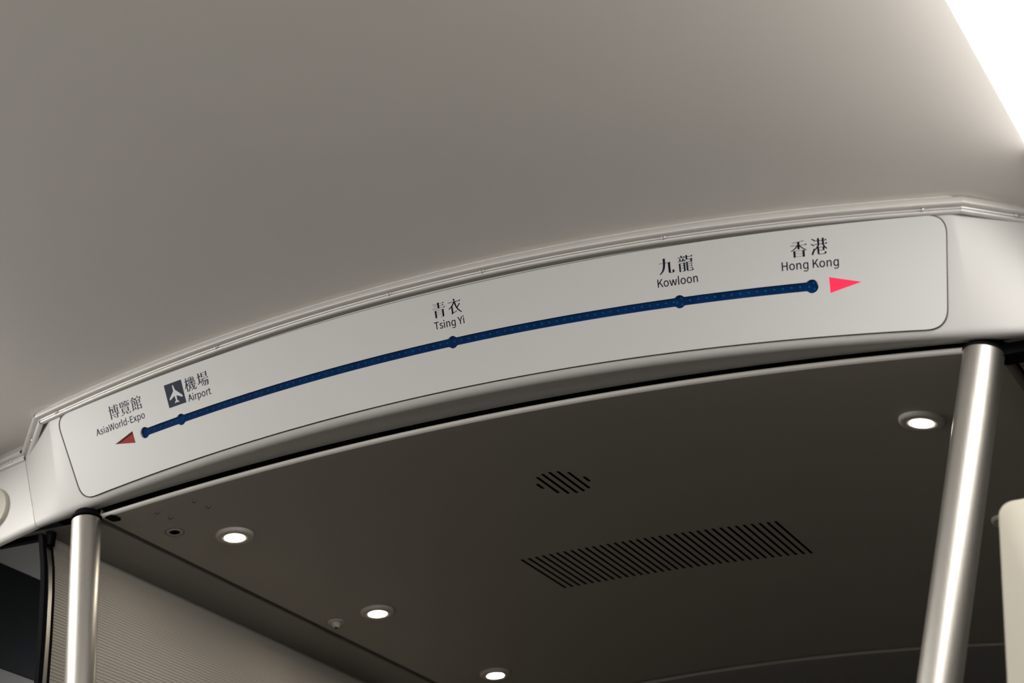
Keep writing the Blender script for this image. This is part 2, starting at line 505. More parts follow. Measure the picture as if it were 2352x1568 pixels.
GLYPHS = {
 '博': ([[419,113,465,72,508,23,539,-18,599,29,565,67,516,111,467,149],[375,599,375,289,473,289,473,357,591,357,591,293,692,293,692,357,823,357,823,289,923,289,923,599,692,599,692,685,974,685,974,716,878,716,907,753,760,832,735,803,891,716,692,716,692,826,591,826,591,716,320,716,320,685,591,685,591,599],[591,465,591,377,473,377,473,465],[692,465,823,465,823,377,692,377],[591,486,473,486,473,575,591,575],[692,486,692,575,823,575,823,486],[722,287,722,209,292,209,292,175,722,175,722,0,718,-28,714,-31,721,-31,599,-31,611,-65,786,-53,817,-35,824,-22,826,-3,826,175,980,175,980,209,826,209,826,287],[147,825,147,561,24,561,24,521,147,521,147,-64,253,-64,253,521,370,521,370,561,253,561,253,825]],[[828,597,886,629,951,594,923,539,863,564],[859,712,927,769,940,769,986,689,974,685,859,685],[865,205,933,262,946,262,992,179,980,175,865,175],[255,557,323,614,336,614,382,525,370,521,255,521]]),
 '覽': ([[276,286,721,286,721,216,276,216],[276,194,721,194,721,123,276,123],[276,377,721,377,721,308,276,308],[813,595,855,595,855,486,813,486],[706,595,747,595,747,486,706,486],[603,595,640,595,640,486,603,486],[183,401,183,99,339,99,313,53,278,19,222,-5,144,-22,41,-33,63,-71,189,-54,276,-33,341,-6,389,32,426,99,549,99,549,16,557,-21,597,-49,681,-56,853,-56,925,-44,956,-6,965,49,883,79,877,15,861,-15,847,-18,688,-18,661,-17,651,-12,643,19,644,99,817,99,817,401],[526,615,526,465,932,465,932,615,784,615,825,648,719,738,956,738,956,771,645,771,665,818,582,831,563,785,526,725,475,671,528,629,623,738,710,738,666,704,776,615],[273,697,166,697,166,769,273,769],[500,795,78,795,78,465,508,465,508,491,357,491,357,571,471,571,471,697,357,697,357,769,500,769],[273,571,273,491,166,491,166,571],[166,673,384,673,384,594,166,594]],[[751,399,791,422,836,398,817,359,775,377],[866,613,906,636,951,612,932,573,890,591],[866,767,923,808,932,808,968,742,956,738,866,738],[418,487,475,528,484,528,520,469,508,465,418,465],[410,791,467,832,476,832,512,773,500,769,410,769]]),
 '館': ([[506,558,506,-64,598,-64,598,-20,817,-20,817,-60,909,-60,909,222,598,222,598,334,871,334,871,558],[598,17,598,186,817,186,817,17],[598,524,780,524,780,368,598,368],[637,806,682,711,444,711,444,576,531,576,531,676,856,676,856,576,945,576,945,711,685,711,754,750,708,843],[328,373,328,259,181,259,181,373],[328,402,181,402,181,507,328,507],[277,158,309,94,181,40,181,229,420,229,420,536,315,536,275,651,197,624,227,536,88,536,89,76,78,24,78,16,51,-7,79,-71,98,-54,120,-38,161,-16,229,17,323,59,359,-35,432,4,345,190],[229,840,204,797,167,746,124,699,78,657,20,615,48,553,96,588,137,621,177,657,215,697,249,740,416,587,456,639,286,789,299,811]],[[814,220,872,252,937,217,909,162,849,187],[776,556,834,588,899,553,871,498,811,523],[850,709,908,741,973,706,945,651,885,676]]),
 '機': ([[146,828,146,635,36,635,36,589,139,589,121,499,99,417,75,339,48,270,18,208,60,117,91,175,113,227,134,284,153,346,157,401,146,-67,234,-67,234,370,271,289,319,359,234,501,234,589,317,589,317,635,234,635,234,828],[561,821,565,719,571,610,580,507,591,411,606,311,477,311,477,371,386,371,386,311,309,311,309,274,387,274,379,206,365,147,341,86,304,26,248,-30,297,-77,344,-36,384,8,416,56,441,106,456,151,554,58,600,102,472,214,477,274,613,274,678,69,632,34,569,-3,501,-34,532,-69,599,-39,658,-9,711,26,761,-29,816,-57,875,-68,928,-52,949,-25,974,55,902,107,893,45,874,-11,867,-15,830,-1,799,29,771,69,818,114,861,166,893,218,816,247,797,210,770,167,745,136,702,274,949,274,949,311,842,311,877,348,772,420,739,389,848,311,695,311,680,412,669,507,661,609,655,718,651,821],[688,415,773,434,872,448,885,401,952,426,904,557,839,537,864,473,760,461,800,510,832,553,863,598,893,646,916,688,847,715,809,639,754,633,839,792,770,815,748,759,721,703,706,668,666,626,678,587,797,612,731,509,676,455],[328,396,510,428,521,384,591,408,546,538,479,520,503,455,401,442,443,492,475,534,507,578,538,625,563,667,496,692,458,619,395,612,496,789,426,812,401,749,371,688,352,651,307,605,319,567,445,593,372,489,356,466,343,446,317,430]],[[227,631,284,672,293,672,329,593,317,589,227,589],[859,307,916,348,925,348,961,278,949,274,859,274]]),
 '場': ([[515,637,801,637,801,526,515,526],[515,770,801,770,801,659,515,659],[411,794,411,501,907,501,907,794],[313,413,313,380,472,380,435,320,401,273,362,230,320,191,276,160,323,119,470,248,557,248,514,181,474,128,429,78,382,35,334,2,376,-38,434,2,491,50,545,105,593,165,644,248,715,248,682,172,650,109,612,51,571,-2,528,-40,581,-81,631,-39,682,17,727,83,766,154,804,248,845,248,836,150,828,87,821,43,816,14,793,-29,779,-34,689,-29,697,-60,816,-60,836,-60,855,-59,877,-53,900,-32,918,9,931,69,942,152,952,263,953,278,503,278,566,380,979,380,979,413],[25,163,47,106,372,266,360,312,259,266,259,568,367,568,367,608,259,608,259,816,152,816,152,608,35,608,35,568,152,568,152,218]],[[812,792,870,824,935,789,907,734,847,759],[864,409,932,466,945,466,991,384,979,380,864,380],[252,604,320,661,333,661,379,572,367,568,252,568]]),
 '青': ([[707,356,707,245,300,245,300,356],[174,374,174,-62,300,-62,300,104,707,104,708,5,702,-34,697,-38,713,-36,561,-36,570,-58,671,-58,725,-56,762,-55,825,-25,832,-13,834,1,834,374],[300,231,707,231,707,118,300,118],[434,820,434,753,98,753,98,734,434,734,434,627,132,627,132,609,434,609,434,497,33,497,33,477,967,477,967,497,562,497,562,609,871,609,871,627,562,627,562,734,913,734,913,753,562,753,562,820]],[[739,372,797,404,862,369,834,314,774,339],[852,493,920,550,933,550,979,481,967,477,852,477],[756,623,824,680,837,680,883,613,871,609,756,609],[798,749,866,806,879,806,925,738,913,734,798,734]]),
 '衣': ([[423,803,486,658,41,658,41,625,442,625,368,535,298,464,218,398,131,339,33,287,64,240,239,343,240,72,226,7,227,1,202,-26,234,-72,260,-55,295,-37,358,-14,462,21,638,77,629,113,355,30,355,423,371,436,408,469,443,502,476,537,489,552,525,415,584,277,667,156,777,50,920,-52,964,2,890,51,830,101,778,154,734,209,694,269,911,470,846,517,818,483,782,441,741,400,700,359,668,330,646,380,628,433,613,488,599,546,584,625,960,625,960,658,490,675,578,719,525,832]],[[845,654,913,711,926,711,972,629,960,625,845,625]]),
 '九': ([[48,558,48,534,317,534,298,382,271,264,226,154,153,53,36,-30,80,-77,215,5,317,100,389,219,433,356,459,534,621,534,622,49,627,10,659,-25,758,-40,872,-41,972,-14,998,33,1005,90,874,152,871,66,852,-16,849,-18,765,-17,779,-19,767,-4,763,51,763,558,460,558,465,803,321,803,318,558]],[[668,556,726,588,791,553,763,498,703,523]]),
 '龍': ([[212,812,239,738,43,738,43,703,502,703,502,738,340,738,302,836],[345,669,292,535,189,548,236,572,205,669,116,649,149,535,25,535,25,500,520,500,520,535,385,535,436,648],[185,260,366,260,366,157,185,157],[185,283,185,384,366,384,366,283],[80,411,80,-65,185,-65,185,134,366,134,367,11,362,-17,358,-21,368,-19,267,-20,282,-58,351,-58,391,-55,443,-41,466,-24,467,-27,474,7,474,411],[536,434,536,28,544,-16,585,-49,676,-59,859,-60,940,-46,972,-9,980,28,884,67,877,6,860,-23,857,-25,682,-26,662,-24,649,-15,643,30,643,87,930,87,930,106,643,106,643,200,920,200,920,220,643,220,643,311,925,311,925,331,643,331,643,423,926,423,926,602,643,602,643,713,965,713,965,746,643,746,643,825,536,825,536,572,819,572,819,452,536,452]],[[387,734,455,791,468,791,514,707,502,703,387,703],[405,531,473,588,486,588,532,504,520,500,405,500],[379,409,437,441,502,406,474,351,414,376],[815,102,883,159,896,159,942,91,930,87,815,87],[805,216,873,273,886,273,932,204,920,200,805,200],[810,327,878,384,891,384,937,315,925,311,810,311],[831,600,889,632,954,597,926,542,866,567],[850,742,918,799,931,799,977,717,965,713,850,713]]),
 '香': ([[305,131,707,131,707,-5,305,-5],[305,145,305,276,707,276,707,145],[179,295,179,-59,305,-59,305,-23,707,-23,707,-57,836,-57,836,295],[797,818,681,792,558,773,421,757,279,745,121,735,128,712,434,733,434,589,31,589,31,563,400,563,323,486,259,431,190,382,116,340,40,307,72,267,163,308,246,353,326,406,400,467,434,501,434,364,564,364,564,506,601,472,677,414,758,362,840,319,931,279,962,317,886,349,813,390,742,436,677,488,595,563,970,563,970,589,564,589,564,746,823,791]],[[741,293,799,325,864,290,836,235,776,260],[855,585,923,642,936,642,982,567,970,563,855,563]]),
 '港': ([[86,786,153,748,212,705,263,659,304,718,250,758,188,792,118,826],[35,518,103,482,163,442,215,400,254,455,199,493,137,526,64,557],[513,322,709,322,709,184,513,184],[693,822,693,703,538,703,538,822,425,822,425,703,290,703,290,669,425,669,425,519,248,519,248,484,446,484,413,425,383,379,350,335,314,295,272,261,213,305,54,-9,141,-70,280,215,301,190,403,287,404,35,412,-7,459,-43,562,-53,784,-54,879,-37,915,9,925,63,824,105,815,21,793,-17,782,-20,564,-21,535,-19,521,-11,512,40,513,158,817,158,817,297,836,278,883,239,934,205,979,256,933,288,892,328,856,373,824,422,789,484,985,484,985,519,807,519,807,669,957,669,957,703,807,703,807,822],[493,348,469,348,545,484,691,484,767,348],[538,669,693,669,693,519,538,519]],[[870,515,938,572,951,572,997,488,985,484,870,484],[842,699,910,756,923,756,969,673,957,669,842,669]]),
 'AsiaWorld-Expo': ([[-10,-10,104,-10,175,214,429,214,499,-10,618,-10,362,743,245,743],[205,307,237,407,307,648,297,648,368,407,399,307],[842,-23,914,-14,972,10,1014,47,1040,94,1049,149,1022,236,957,288,878,322,821,345,782,372,768,408,777,441,806,466,858,476,900,470,939,454,983,425,1039,497,983,535,924,558,857,567,789,559,735,536,694,501,669,455,660,402,685,321,748,270,824,237,882,213,925,183,941,142,931,106,900,79,845,68,788,76,738,98,682,137,626,59,693,15,764,-13],[1158,-10,1270,-10,1270,553,1158,553],[1214,645,1251,654,1276,679,1285,716,1276,752,1251,777,1214,785,1177,777,1153,752,1144,716,1152,679,1177,654],[1568,-23,1636,-12,1698,17,1741,48,1751,-10,1844,-10,1844,334,1837,411,1815,476,1776,525,1720,556,1646,567,1560,555,1486,528,1419,490,1464,409,1520,442,1573,463,1630,471,1693,452,1724,407,1732,352,1617,334,1522,304,1454,264,1413,209,1400,141,1422,52,1482,-4],[1594,71,1549,79,1520,103,1508,147,1515,182,1538,211,1582,237,1650,258,1733,271,1733,137,1687,101,1641,78],[2087,-10,2213,-10,2324,440,2359,599,2347,599,2381,440,2494,-10,2622,-10,2777,743,2669,743,2588,336,2550,106,2560,106,2510,336,2406,743,2305,743,2202,336,2160,145,2122,336,2043,743,1928,743],[3095,-23,3175,-10,3247,27,3304,88,3342,170,3356,271,3342,373,3304,455,3247,516,3175,554,3095,567,3015,554,2943,516,2886,455,2848,373,2834,271,2848,170,2886,88,2943,27,3015,-10],[3095,73,3046,82,3006,108,2975,149,2955,204,2948,271,2955,339,2975,394,3006,435,3046,461,3095,470,3144,461,3184,435,3216,394,3236,338,3243,271,3236,204,3216,149,3184,108,3144,82],[3480,-10,3592,-10,3592,346,3631,416,3675,454,3718,465,3779,455,3800,553,3730,567,3668,552,3612,511,3583,471,3574,553,3480,553],[3868,-10,3980,-10,3980,805,3868,805],[4347,-23,4412,-12,4470,17,4505,45,4515,-10,4608,-10,4608,806,4496,806,4496,587,4500,514,4469,536,4418,559,4358,567,4283,554,4215,515,4162,453,4126,371,4113,271,4124,170,4154,88,4203,27,4268,-10],[4367,74,4319,83,4280,107,4251,147,4233,202,4227,272,4235,339,4256,394,4288,435,4328,461,4374,470,4416,465,4457,447,4496,418,4496,142,4455,105,4412,82],[4726,235,5002,235,5002,325,4726,325],[5128,-10,5581,-10,5581,89,5240,89,5240,336,5518,336,5518,435,5240,435,5240,645,5570,645,5570,743,5128,743],[5623,-10,5743,-10,5819,122,5871,214,5864,214,5920,122,6003,-10,6127,-10,5942,274,6113,553,5994,553,5924,429,5879,343,5886,343,5836,429,5760,553,5637,553,5808,283],[6206,-239,6318,-239,6318,-45,6316,30,6350,7,6403,-15,6455,-23,6531,-10,6598,29,6652,91,6688,176,6701,280,6692,375,6664,455,6618,515,6555,554,6475,567,6410,556,6350,527,6309,498,6299,553,6206,553],[6440,74,6403,79,6360,96,6318,125,6318,401,6364,438,6409,462,6452,470,6503,461,6540,437,6566,398,6581,345,6586,279,6579,207,6558,150,6527,108,6487,83],[7047,-23,7127,-10,7199,27,7256,88,7294,170,7308,271,7294,373,7256,455,7199,516,7127,554,7047,567,6967,554,6895,516,6838,455,6800,373,6786,271,6800,170,6838,88,6895,27,6967,-10],[7047,73,6998,82,6958,108,6927,149,6907,204,6900,271,6907,339,6927,394,6958,435,6998,461,7047,470,7096,461,7136,435,7168,394,7188,338,7195,271,7188,204,7168,149,7136,108,7096,82]],[]),
 'Airport': ([[-10,-10,104,-10,175,214,429,214,499,-10,618,-10,362,743,245,743],[205,307,237,407,307,648,297,648,368,407,399,307],[690,-10,802,-10,802,553,690,553],[746,645,783,654,808,679,817,716,808,752,783,777,746,785,709,777,685,752,676,716,684,679,709,654],[965,-10,1077,-10,1077,346,1116,416,1160,454,1203,465,1264,455,1285,553,1215,567,1153,552,1097,511,1068,471,1059,553,965,553],[1353,-239,1465,-239,1465,-45,1463,30,1497,7,1550,-15,1602,-23,1678,-10,1745,29,1799,91,1835,176,1848,280,1839,375,1811,455,1765,515,1702,554,1622,567,1557,556,1497,527,1456,498,1446,553,1353,553],[1587,74,1550,79,1507,96,1465,125,1465,401,1511,438,1556,462,1599,470,1650,461,1687,437,1713,398,1728,345,1733,279,1726,207,1705,150,1674,108,1634,83],[2194,-23,2274,-10,2346,27,2403,88,2441,170,2455,271,2441,373,2403,455,2346,516,2274,554,2194,567,2114,554,2042,516,1985,455,1947,373,1933,271,1947,170,1985,88,2042,27,2114,-10],[2194,73,2145,82,2105,108,2074,149,2054,204,2047,271,2054,339,2074,394,2105,435,2145,461,2194,470,2243,461,2283,435,2315,394,2335,338,2342,271,2335,204,2315,149,2283,108,2243,82],[2579,-10,2691,-10,2691,346,2730,416,2774,454,2817,465,2878,455,2899,553,2829,567,2767,552,2711,511,2682,471,2673,553,2579,553],[3147,-23,3260,-1,3237,88,3168,71,3124,82,3101,113,3094,166,3094,459,3242,459,3242,553,3094,553,3094,706,2999,706,2989,552,2902,547,2902,459,2983,459,2983,167,2998,69,3050,1]],[]),
 'Tsing Yi': ([[243,-10,356,-10,356,645,578,645,578,743,21,743,21,645,243,645],[833,-23,905,-14,963,10,1005,47,1031,94,1040,149,1013,236,948,288,869,322,812,345,773,372,759,408,768,441,797,466,849,476,891,470,930,454,974,425,1030,497,974,535,915,558,848,567,780,559,726,536,685,501,660,455,651,402,676,321,739,270,815,237,873,213,916,183,932,142,922,106,891,79,836,68,779,76,729,98,673,137,617,59,684,15,755,-13],[1149,-10,1261,-10,1261,553,1149,553],[1205,645,1242,654,1267,679,1276,716,1267,752,1242,777,1205,785,1168,777,1144,752,1135,716,1143,679,1168,654],[1424,-10,1536,-10,1536,390,1582,432,1626,458,1674,467,1727,453,1757,411,1767,331,1767,-10,1878,-10,1878,344,1871,421,1851,483,1816,529,1766,558,1702,567,1630,554,1568,519,1527,484,1518,553,1424,553],[2518,-60,2518,553,2427,553,2419,509,2381,536,2329,559,2268,567,2193,554,2125,515,2072,453,2036,371,2023,271,2034,170,2064,88,2113,27,2178,-10,2257,-23,2321,-12,2378,16,2410,41,2406,-60],[2277,74,2229,83,2190,107,2161,147,2143,202,2137,272,2145,339,2166,394,2198,435,2238,461,2284,470,2326,465,2367,447,2406,418,2406,142,2365,105,2322,82],[3019,-10,3131,-10,3131,282,3358,743,3240,743,3143,530,3072,375,3080,375,3011,530,2913,743,2793,743,3019,282],[3423,-10,3535,-10,3535,553,3423,553],[3479,645,3516,654,3541,679,3550,716,3541,752,3516,777,3479,785,3442,777,3418,752,3409,716,3417,679,3442,654]],[[2505,-43,2501,-87,2490,-129,2471,-167,2443,-199,2407,-222,2366,-238,2321,-246,2270,-248,2153,-237,2063,-206,2091,-124,2171,-153,2274,-162,2312,-161,2344,-155,2368,-146,2386,-134,2400,-119,2410,-99,2417,-73,2419,-37]]),
 'Kowloon': ([[91,-10,203,-10,203,228,317,365,533,-10,659,-10,389,454,628,743,497,743,205,392,203,743,91,743],[949,-23,1029,-10,1101,27,1158,88,1196,170,1210,271,1196,373,1158,455,1101,516,1029,554,949,567,869,554,797,516,740,455,702,373,688,271,702,170,740,88,797,27,869,-10],[949,73,900,82,860,108,829,149,809,204,802,271,809,339,829,394,860,435,900,461,949,470,998,461,1038,435,1070,394,1090,338,1097,271,1090,204,1070,149,1038,108,998,82],[1422,-10,1544,-10,1623,289,1658,439,1647,439,1682,291,1762,-10,1889,-10,2041,553,1932,553,1851,231,1820,88,1831,88,1795,232,1708,553,1603,553,1516,231,1482,88,1493,88,1463,231,1380,553,1266,553],[2136,-10,2248,-10,2248,805,2136,805],[2641,-23,2721,-10,2793,27,2850,88,2888,170,2902,271,2888,373,2850,455,2793,516,2721,554,2641,567,2561,554,2489,516,2432,455,2394,373,2380,271,2394,170,2432,88,2489,27,2561,-10],[2641,73,2592,82,2552,108,2521,149,2501,204,2494,271,2501,339,2521,394,2552,435,2592,461,2641,470,2690,461,2730,435,2762,394,2782,338,2789,271,2782,204,2762,149,2730,108,2690,82],[3247,-23,3327,-10,3399,27,3456,88,3494,170,3508,271,3494,373,3456,455,3399,516,3327,554,3247,567,3167,554,3095,516,3038,455,3000,373,2986,271,3000,170,3038,88,3095,27,3167,-10],[3247,73,3198,82,3158,108,3127,149,3107,204,3100,271,3107,339,3127,394,3158,435,3198,461,3247,470,3296,461,3336,435,3368,394,3388,338,3395,271,3388,204,3368,149,3336,108,3296,82],[3632,-10,3744,-10,3744,390,3790,432,3834,458,3882,467,3935,453,3965,411,3975,331,3975,-10,4086,-10,4086,344,4079,421,4059,483,4024,529,3974,558,3910,567,3838,554,3776,519,3735,484,3726,553,3632,553]],[]),
 'Hong Kong': ([[91,-10,203,-10,203,336,525,336,525,-10,638,-10,638,743,525,743,525,436,203,436,203,743,91,743],[1031,-23,1111,-10,1183,27,1240,88,1278,170,1292,271,1278,373,1240,455,1183,516,1111,554,1031,567,951,554,879,516,822,455,784,373,770,271,784,170,822,88,879,27,951,-10],[1031,73,982,82,942,108,911,149,891,204,884,271,891,339,911,394,942,435,982,461,1031,470,1080,461,1120,435,1152,394,1172,338,1179,271,1172,204,1152,149,1120,108,1080,82],[1416,-10,1528,-10,1528,390,1574,432,1618,458,1666,467,1719,453,1749,411,1759,331,1759,-10,1870,-10,1870,344,1863,421,1843,483,1808,529,1758,558,1694,567,1622,554,1560,519,1519,484,1510,553,1416,553],[2510,-60,2510,553,2419,553,2411,509,2373,536,2321,559,2260,567,2185,554,2117,515,2064,453,2028,371,2015,271,2026,170,2056,88,2105,27,2170,-10,2249,-23,2313,-12,2370,16,2402,41,2398,-60],[2269,74,2221,83,2182,107,2153,147,2135,202,2129,272,2137,339,2158,394,2190,435,2230,461,2276,470,2318,465,2359,447,2398,418,2398,142,2357,105,2314,82],[2893,-10,3005,-10,3005,228,3119,365,3335,-10,3461,-10,3191,454,3430,743,3299,743,3007,392,3005,743,2893,743],[3751,-23,3831,-10,3903,27,3960,88,3998,170,4012,271,3998,373,3960,455,3903,516,3831,554,3751,567,3671,554,3599,516,3542,455,3504,373,3490,271,3504,170,3542,88,3599,27,3671,-10],[3751,73,3702,82,3662,108,3631,149,3611,204,3604,271,3611,339,3631,394,3662,435,3702,461,3751,470,3800,461,3840,435,3872,394,3892,338,3899,271,3892,204,3872,149,3840,108,3800,82],[4136,-10,4248,-10,4248,390,4294,432,4338,458,4386,467,4439,453,4469,411,4479,331,4479,-10,4590,-10,4590,344,4583,421,4563,483,4528,529,4478,558,4414,567,4342,554,4280,519,4239,484,4230,553,4136,553],[5230,-60,5230,553,5139,553,5131,509,5093,536,5041,559,4980,567,4905,554,4837,515,4784,453,4748,371,4735,271,4746,170,4776,88,4825,27,4890,-10,4969,-23,5033,-12,5090,16,5122,41,5118,-60],[4989,74,4941,83,4902,107,4873,147,4855,202,4849,272,4857,339,4878,394,4910,435,4950,461,4996,470,5038,465,5079,447,5118,418,5118,142,5077,105,5034,82]],[[2497,-43,2493,-87,2482,-129,2463,-167,2435,-199,2399,-222,2358,-238,2313,-246,2262,-248,2145,-237,2055,-206,2083,-124,2163,-153,2266,-162,2304,-161,2336,-155,2360,-146,2378,-134,2392,-119,2402,-99,2409,-73,2411,-37],[5217,-43,5213,-87,5202,-129,5183,-167,5155,-199,5119,-222,5078,-238,5033,-246,4982,-248,4865,-237,4775,-206,4803,-124,4883,-153,4986,-162,5024,-161,5056,-155,5080,-146,5098,-134,5112,-119,5122,-99,5129,-73,5131,-37]]),
}


def place(key, u, v, ang, sx, sy, centre=False):
    """glyph outlines (1/1000 em) -> polygons on the sign face"""
    c, s = math.cos(math.radians(ang)), math.sin(math.radians(ang))
    ox, oy = (0.488, 0.378) if centre else (0, 0)
    def tr(flat):
        out = []
        for i in range(0, len(flat), 2):
            x = (flat[i] / 1000 - ox) * sx; y = (flat[i + 1] / 1000 - oy) * sy
            out.append((u + x * c - y * s, v + x * s + y * c))
        return out
    a, b = GLYPHS[key]
    return [[tr(p) for p in a]] + [[tr(p)] for p in b]
STATIONS = [
    ('AsiaWorld-Expo', (-417.5, 9.35, 6.7, 9.11, 9.45), [('博', -391.5, 30.3), ('覽', -376.2, 31.9), ('館', -360.7, 34.0)], M_INKL, 14.6, 16.0, 6.3),
    ('Airport', (-293.6, 23.3, 5.2, 9.10, 9.45), [('機', -289.0, 40.7), ('場', -272.9, 42.6)], M_INKL, 14.9, 16.0, 5.3),
    ('Tsing Yi', (2.3, 37.4, 0.1, 9.30, 9.4), [('青', 9.9, 55.0), ('衣', 27.1, 55.1)], M_INK, 14.9, 16.1, 0.0),
    ('Kowloon', (231.8, 28.75, -4.1, 9.60, 9.7), [('九', 243.6, 46.0), ('龍', 262.0, 44.4)], M_INK, 15.2, 16.0, -4.2),
    ('Hong Kong', (346.8, 18.8, -7.1, 9.82, 9.8), [('香', 365.5, 33.9), ('港', 383.3, 32.2)], M_INK, 15.4, 16.0, -6.8),
]
for eng, (u, v, ang, sx, sy), chs, ink, cx, cy, ca in STATIONS:
    g = place(eng, u, v, ang, sx, sy)
    for ch, cu_, cv_ in chs:
        g += place(ch, cu_, cv_, ca, cx, cy, True)
    obj('station_name', *filled(g, PN - 0.1, PN + 0.08, H), ink, sign, smooth=0, label='Chinese and English lettering for ' + eng)
PLANE = [(-311.35, 43.9), (-310.55, 43.0), (-309.9, 41.0), (-309.15, 38.6), (-300.4, 31.6), (-300.15, 30.6), (-300.7, 29.7), (-307.9, 32.6), (-307.75, 27.6),
         (-305.6, 26.3), (-305.55, 25.0), (-307.9, 25.8), (-310.8, 24.7), (-311.1, 25.9), (-309.3, 27.6), (-310.6, 32.3), (-316.5, 28.7), (-317.3, 29.3), (-317.2, 30.3), (-311.4, 37.5), (-311.9, 41.0), (-312.0, 43.0)]
obj('airport_pictogram', *filled([[[(-322.4, 45.2), (-299.8, 47.4), (-296.7, 23.2), (-319.0, 21.0)], PLANE]], PN - 0.1, PN + 0.08, H), M_INKL, sign, smooth=0,
    label='dark square with a white aeroplane')

# round cover on the wall beside the fascia
rc = thing('round_cover', 'flat white round cover on the wall band beside the fascia, cut by the picture edge', 'cover', (-0.5875, Y_F, 2.1435))
v, f = lathe([(0.0, 0.0052), (0.020, 0.0052), (0.0242, 0.0046), (0.0254, 0.003), (0.0256, 0.0)], 64)
q = Vector((0, -1, 0)).to_track_quat('Z', 'Y').to_matrix()
obj('disc', [q @ Vector(p) for p in v], f, M_CREAM, rc, local=True)

# ------------------------------------------------------------------ vestibule ceiling with its cut slots
CX0, CX1, CY0, CY1 = -0.4461, 0.5082, 1.3400, 2.1936
VENT = [(-0.1373 + 0.00904 * i) for i in range(35)]
SP = [(-0.0150, 1.5065, 1.5207), (-0.0062, 1.4902, 1.5380), (0.0026, 1.4850, 1.5439), (0.0114, 1.4834, 1.5459), (0.0202, 1.4850, 1.5444), (0.0290, 1.4912, 1.5391), (0.0379, 1.5085, 1.5219)]
SW = 0.0017
slots = [(x, 1.6969, 1.8070, 'v') for x in VENT] + [(x, a, b, 's') for x, a, b in SP]
gx = set(); gy = set()
for i in range(61): gx.add(round(CX0 + (CX1 - CX0) * i / 60, 5))
for i in range(25): gy.add(round(1.3470 + (CY1 - 0.010 - 1.3470) * i / 24, 5))
for x, a, b, _ in slots:
    for q in (x - SW, x + SW):
        gx = {g for g in gx if abs(g - q) > 0.0008 or any(abs(g - s) < 1e-6 for x2, *_r in slots for s in (round(x2 - SW, 5), round(x2 + SW, 5)))}
        gx.add(round(q, 5))
    gy.add(round(a, 5)); gy.add(round(b, 5))
gx = sorted(gx); gy = sorted(gy)
def is_slot(x, y):
    return any(abs(x - s[0]) < SW and s[1] < y < s[2] for s in slots)
lip = [(0.0060, 0.0052), (0.0014, 0.0050), (0.0004, 0.0042), (0.0000, 0.0030), (0.0004, 0.0017), (0.0016, 0.0006), (0.0034, 0.0001)]
ylist = [(CY0 + lip[-1][0], lip[-1][1])] + [(y, 0.0) for y in gy] + [(CY1 - a, b) for a, b in lip[::-1]]
verts, faces = [], []
NX = len(gx)
allx = [(CX0, 0.018)] + [(CX0 + 0.0, 0.006), (CX0 + 0.0012, 0.0016)] + [(x, 0.0) for x in gx if CX0 + 0.004 < x < CX1 - 0.004] + [(CX1 - 0.0012, 0.0016), (CX1, 0.006), (CX1, 0.018)]
for y, dz in ylist:
    for x, ez in allx:
        verts.append((x, plan_y(x, y), hv(x) + max(dz, ez)))
NX = len(allx)
for j in range(len(ylist) - 1):
    for i in range(NX - 1):
        cx = (allx[i][0] + allx[i + 1][0]) / 2; cy = (ylist[j][0] + ylist[j + 1][0]) / 2
        if ylist[j][1] == 0 and ylist[j + 1][1] == 0 and is_slot(cx, cy):
            continue
        a = j * NX + i
        faces.append((a, a + 1, a + 1 + NX, a + NX))
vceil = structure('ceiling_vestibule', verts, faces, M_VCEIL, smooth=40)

M_EDGE = mat('lit_edge_paint', (0.66, 0.64, 0.60), 0.4, var=0.015)  # paler than the ceiling panel, stands for light catching its edge
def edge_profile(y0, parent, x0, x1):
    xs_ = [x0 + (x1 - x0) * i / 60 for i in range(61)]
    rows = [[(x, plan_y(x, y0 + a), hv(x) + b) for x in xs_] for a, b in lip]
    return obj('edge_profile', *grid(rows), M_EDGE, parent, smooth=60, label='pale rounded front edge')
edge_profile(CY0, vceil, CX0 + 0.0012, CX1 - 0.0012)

def slot_tray(x, a, b, depth=0.012):
    x0, x1 = x - SW, x + SW
    v, f = [], []
    for dz in (0.0, depth):
        for xx, yy in ((x0, a), (x1, a), (x1, b), (x0, b)):
            v.append((xx, plan_y(xx, yy), hv(xx) + dz + 1e-5))
    f = [(0, 1, 5, 4), (1, 2, 6, 5), (2, 3, 7, 6), (3, 0, 4, 7), (4, 5, 6, 7)]
    return v, f
vent = thing('air_vent', 'wide air vent of thirty-five parallel dark slots cut in the vestibule ceiling', 'air vent', (0.016, 1.752, hv(0.016)))
for s in slots:
    if s[3] == 'v':
        obj('vent_slot', *slot_tray(*s[:3]), M_VOID, vent, smooth=0)
spk = thing('speaker_grille', 'small round speaker grille of seven dark slots in the vestibule ceiling', 'speaker grille', (0.0114, 1.5147, hv(0)))
for s in slots:
    if s[3] == 's':
        obj('grille_slot', *slot_tray(*s[:3]), M_VOID, spk, smooth=0)

# screws in the corner of the vestibule ceiling
for sx, sy in ((-0.3888, 1.3547), (-0.3864, 1.3735), (-0.3411, 1.3559), (-0.3383, 1.3759)):
    screw_mesh('screw', Vector((sx, sy, hv(sx))), Vector((0, 0, -1)), vceil, r=0.0021, h=0.0018, material=M_DSCREW)

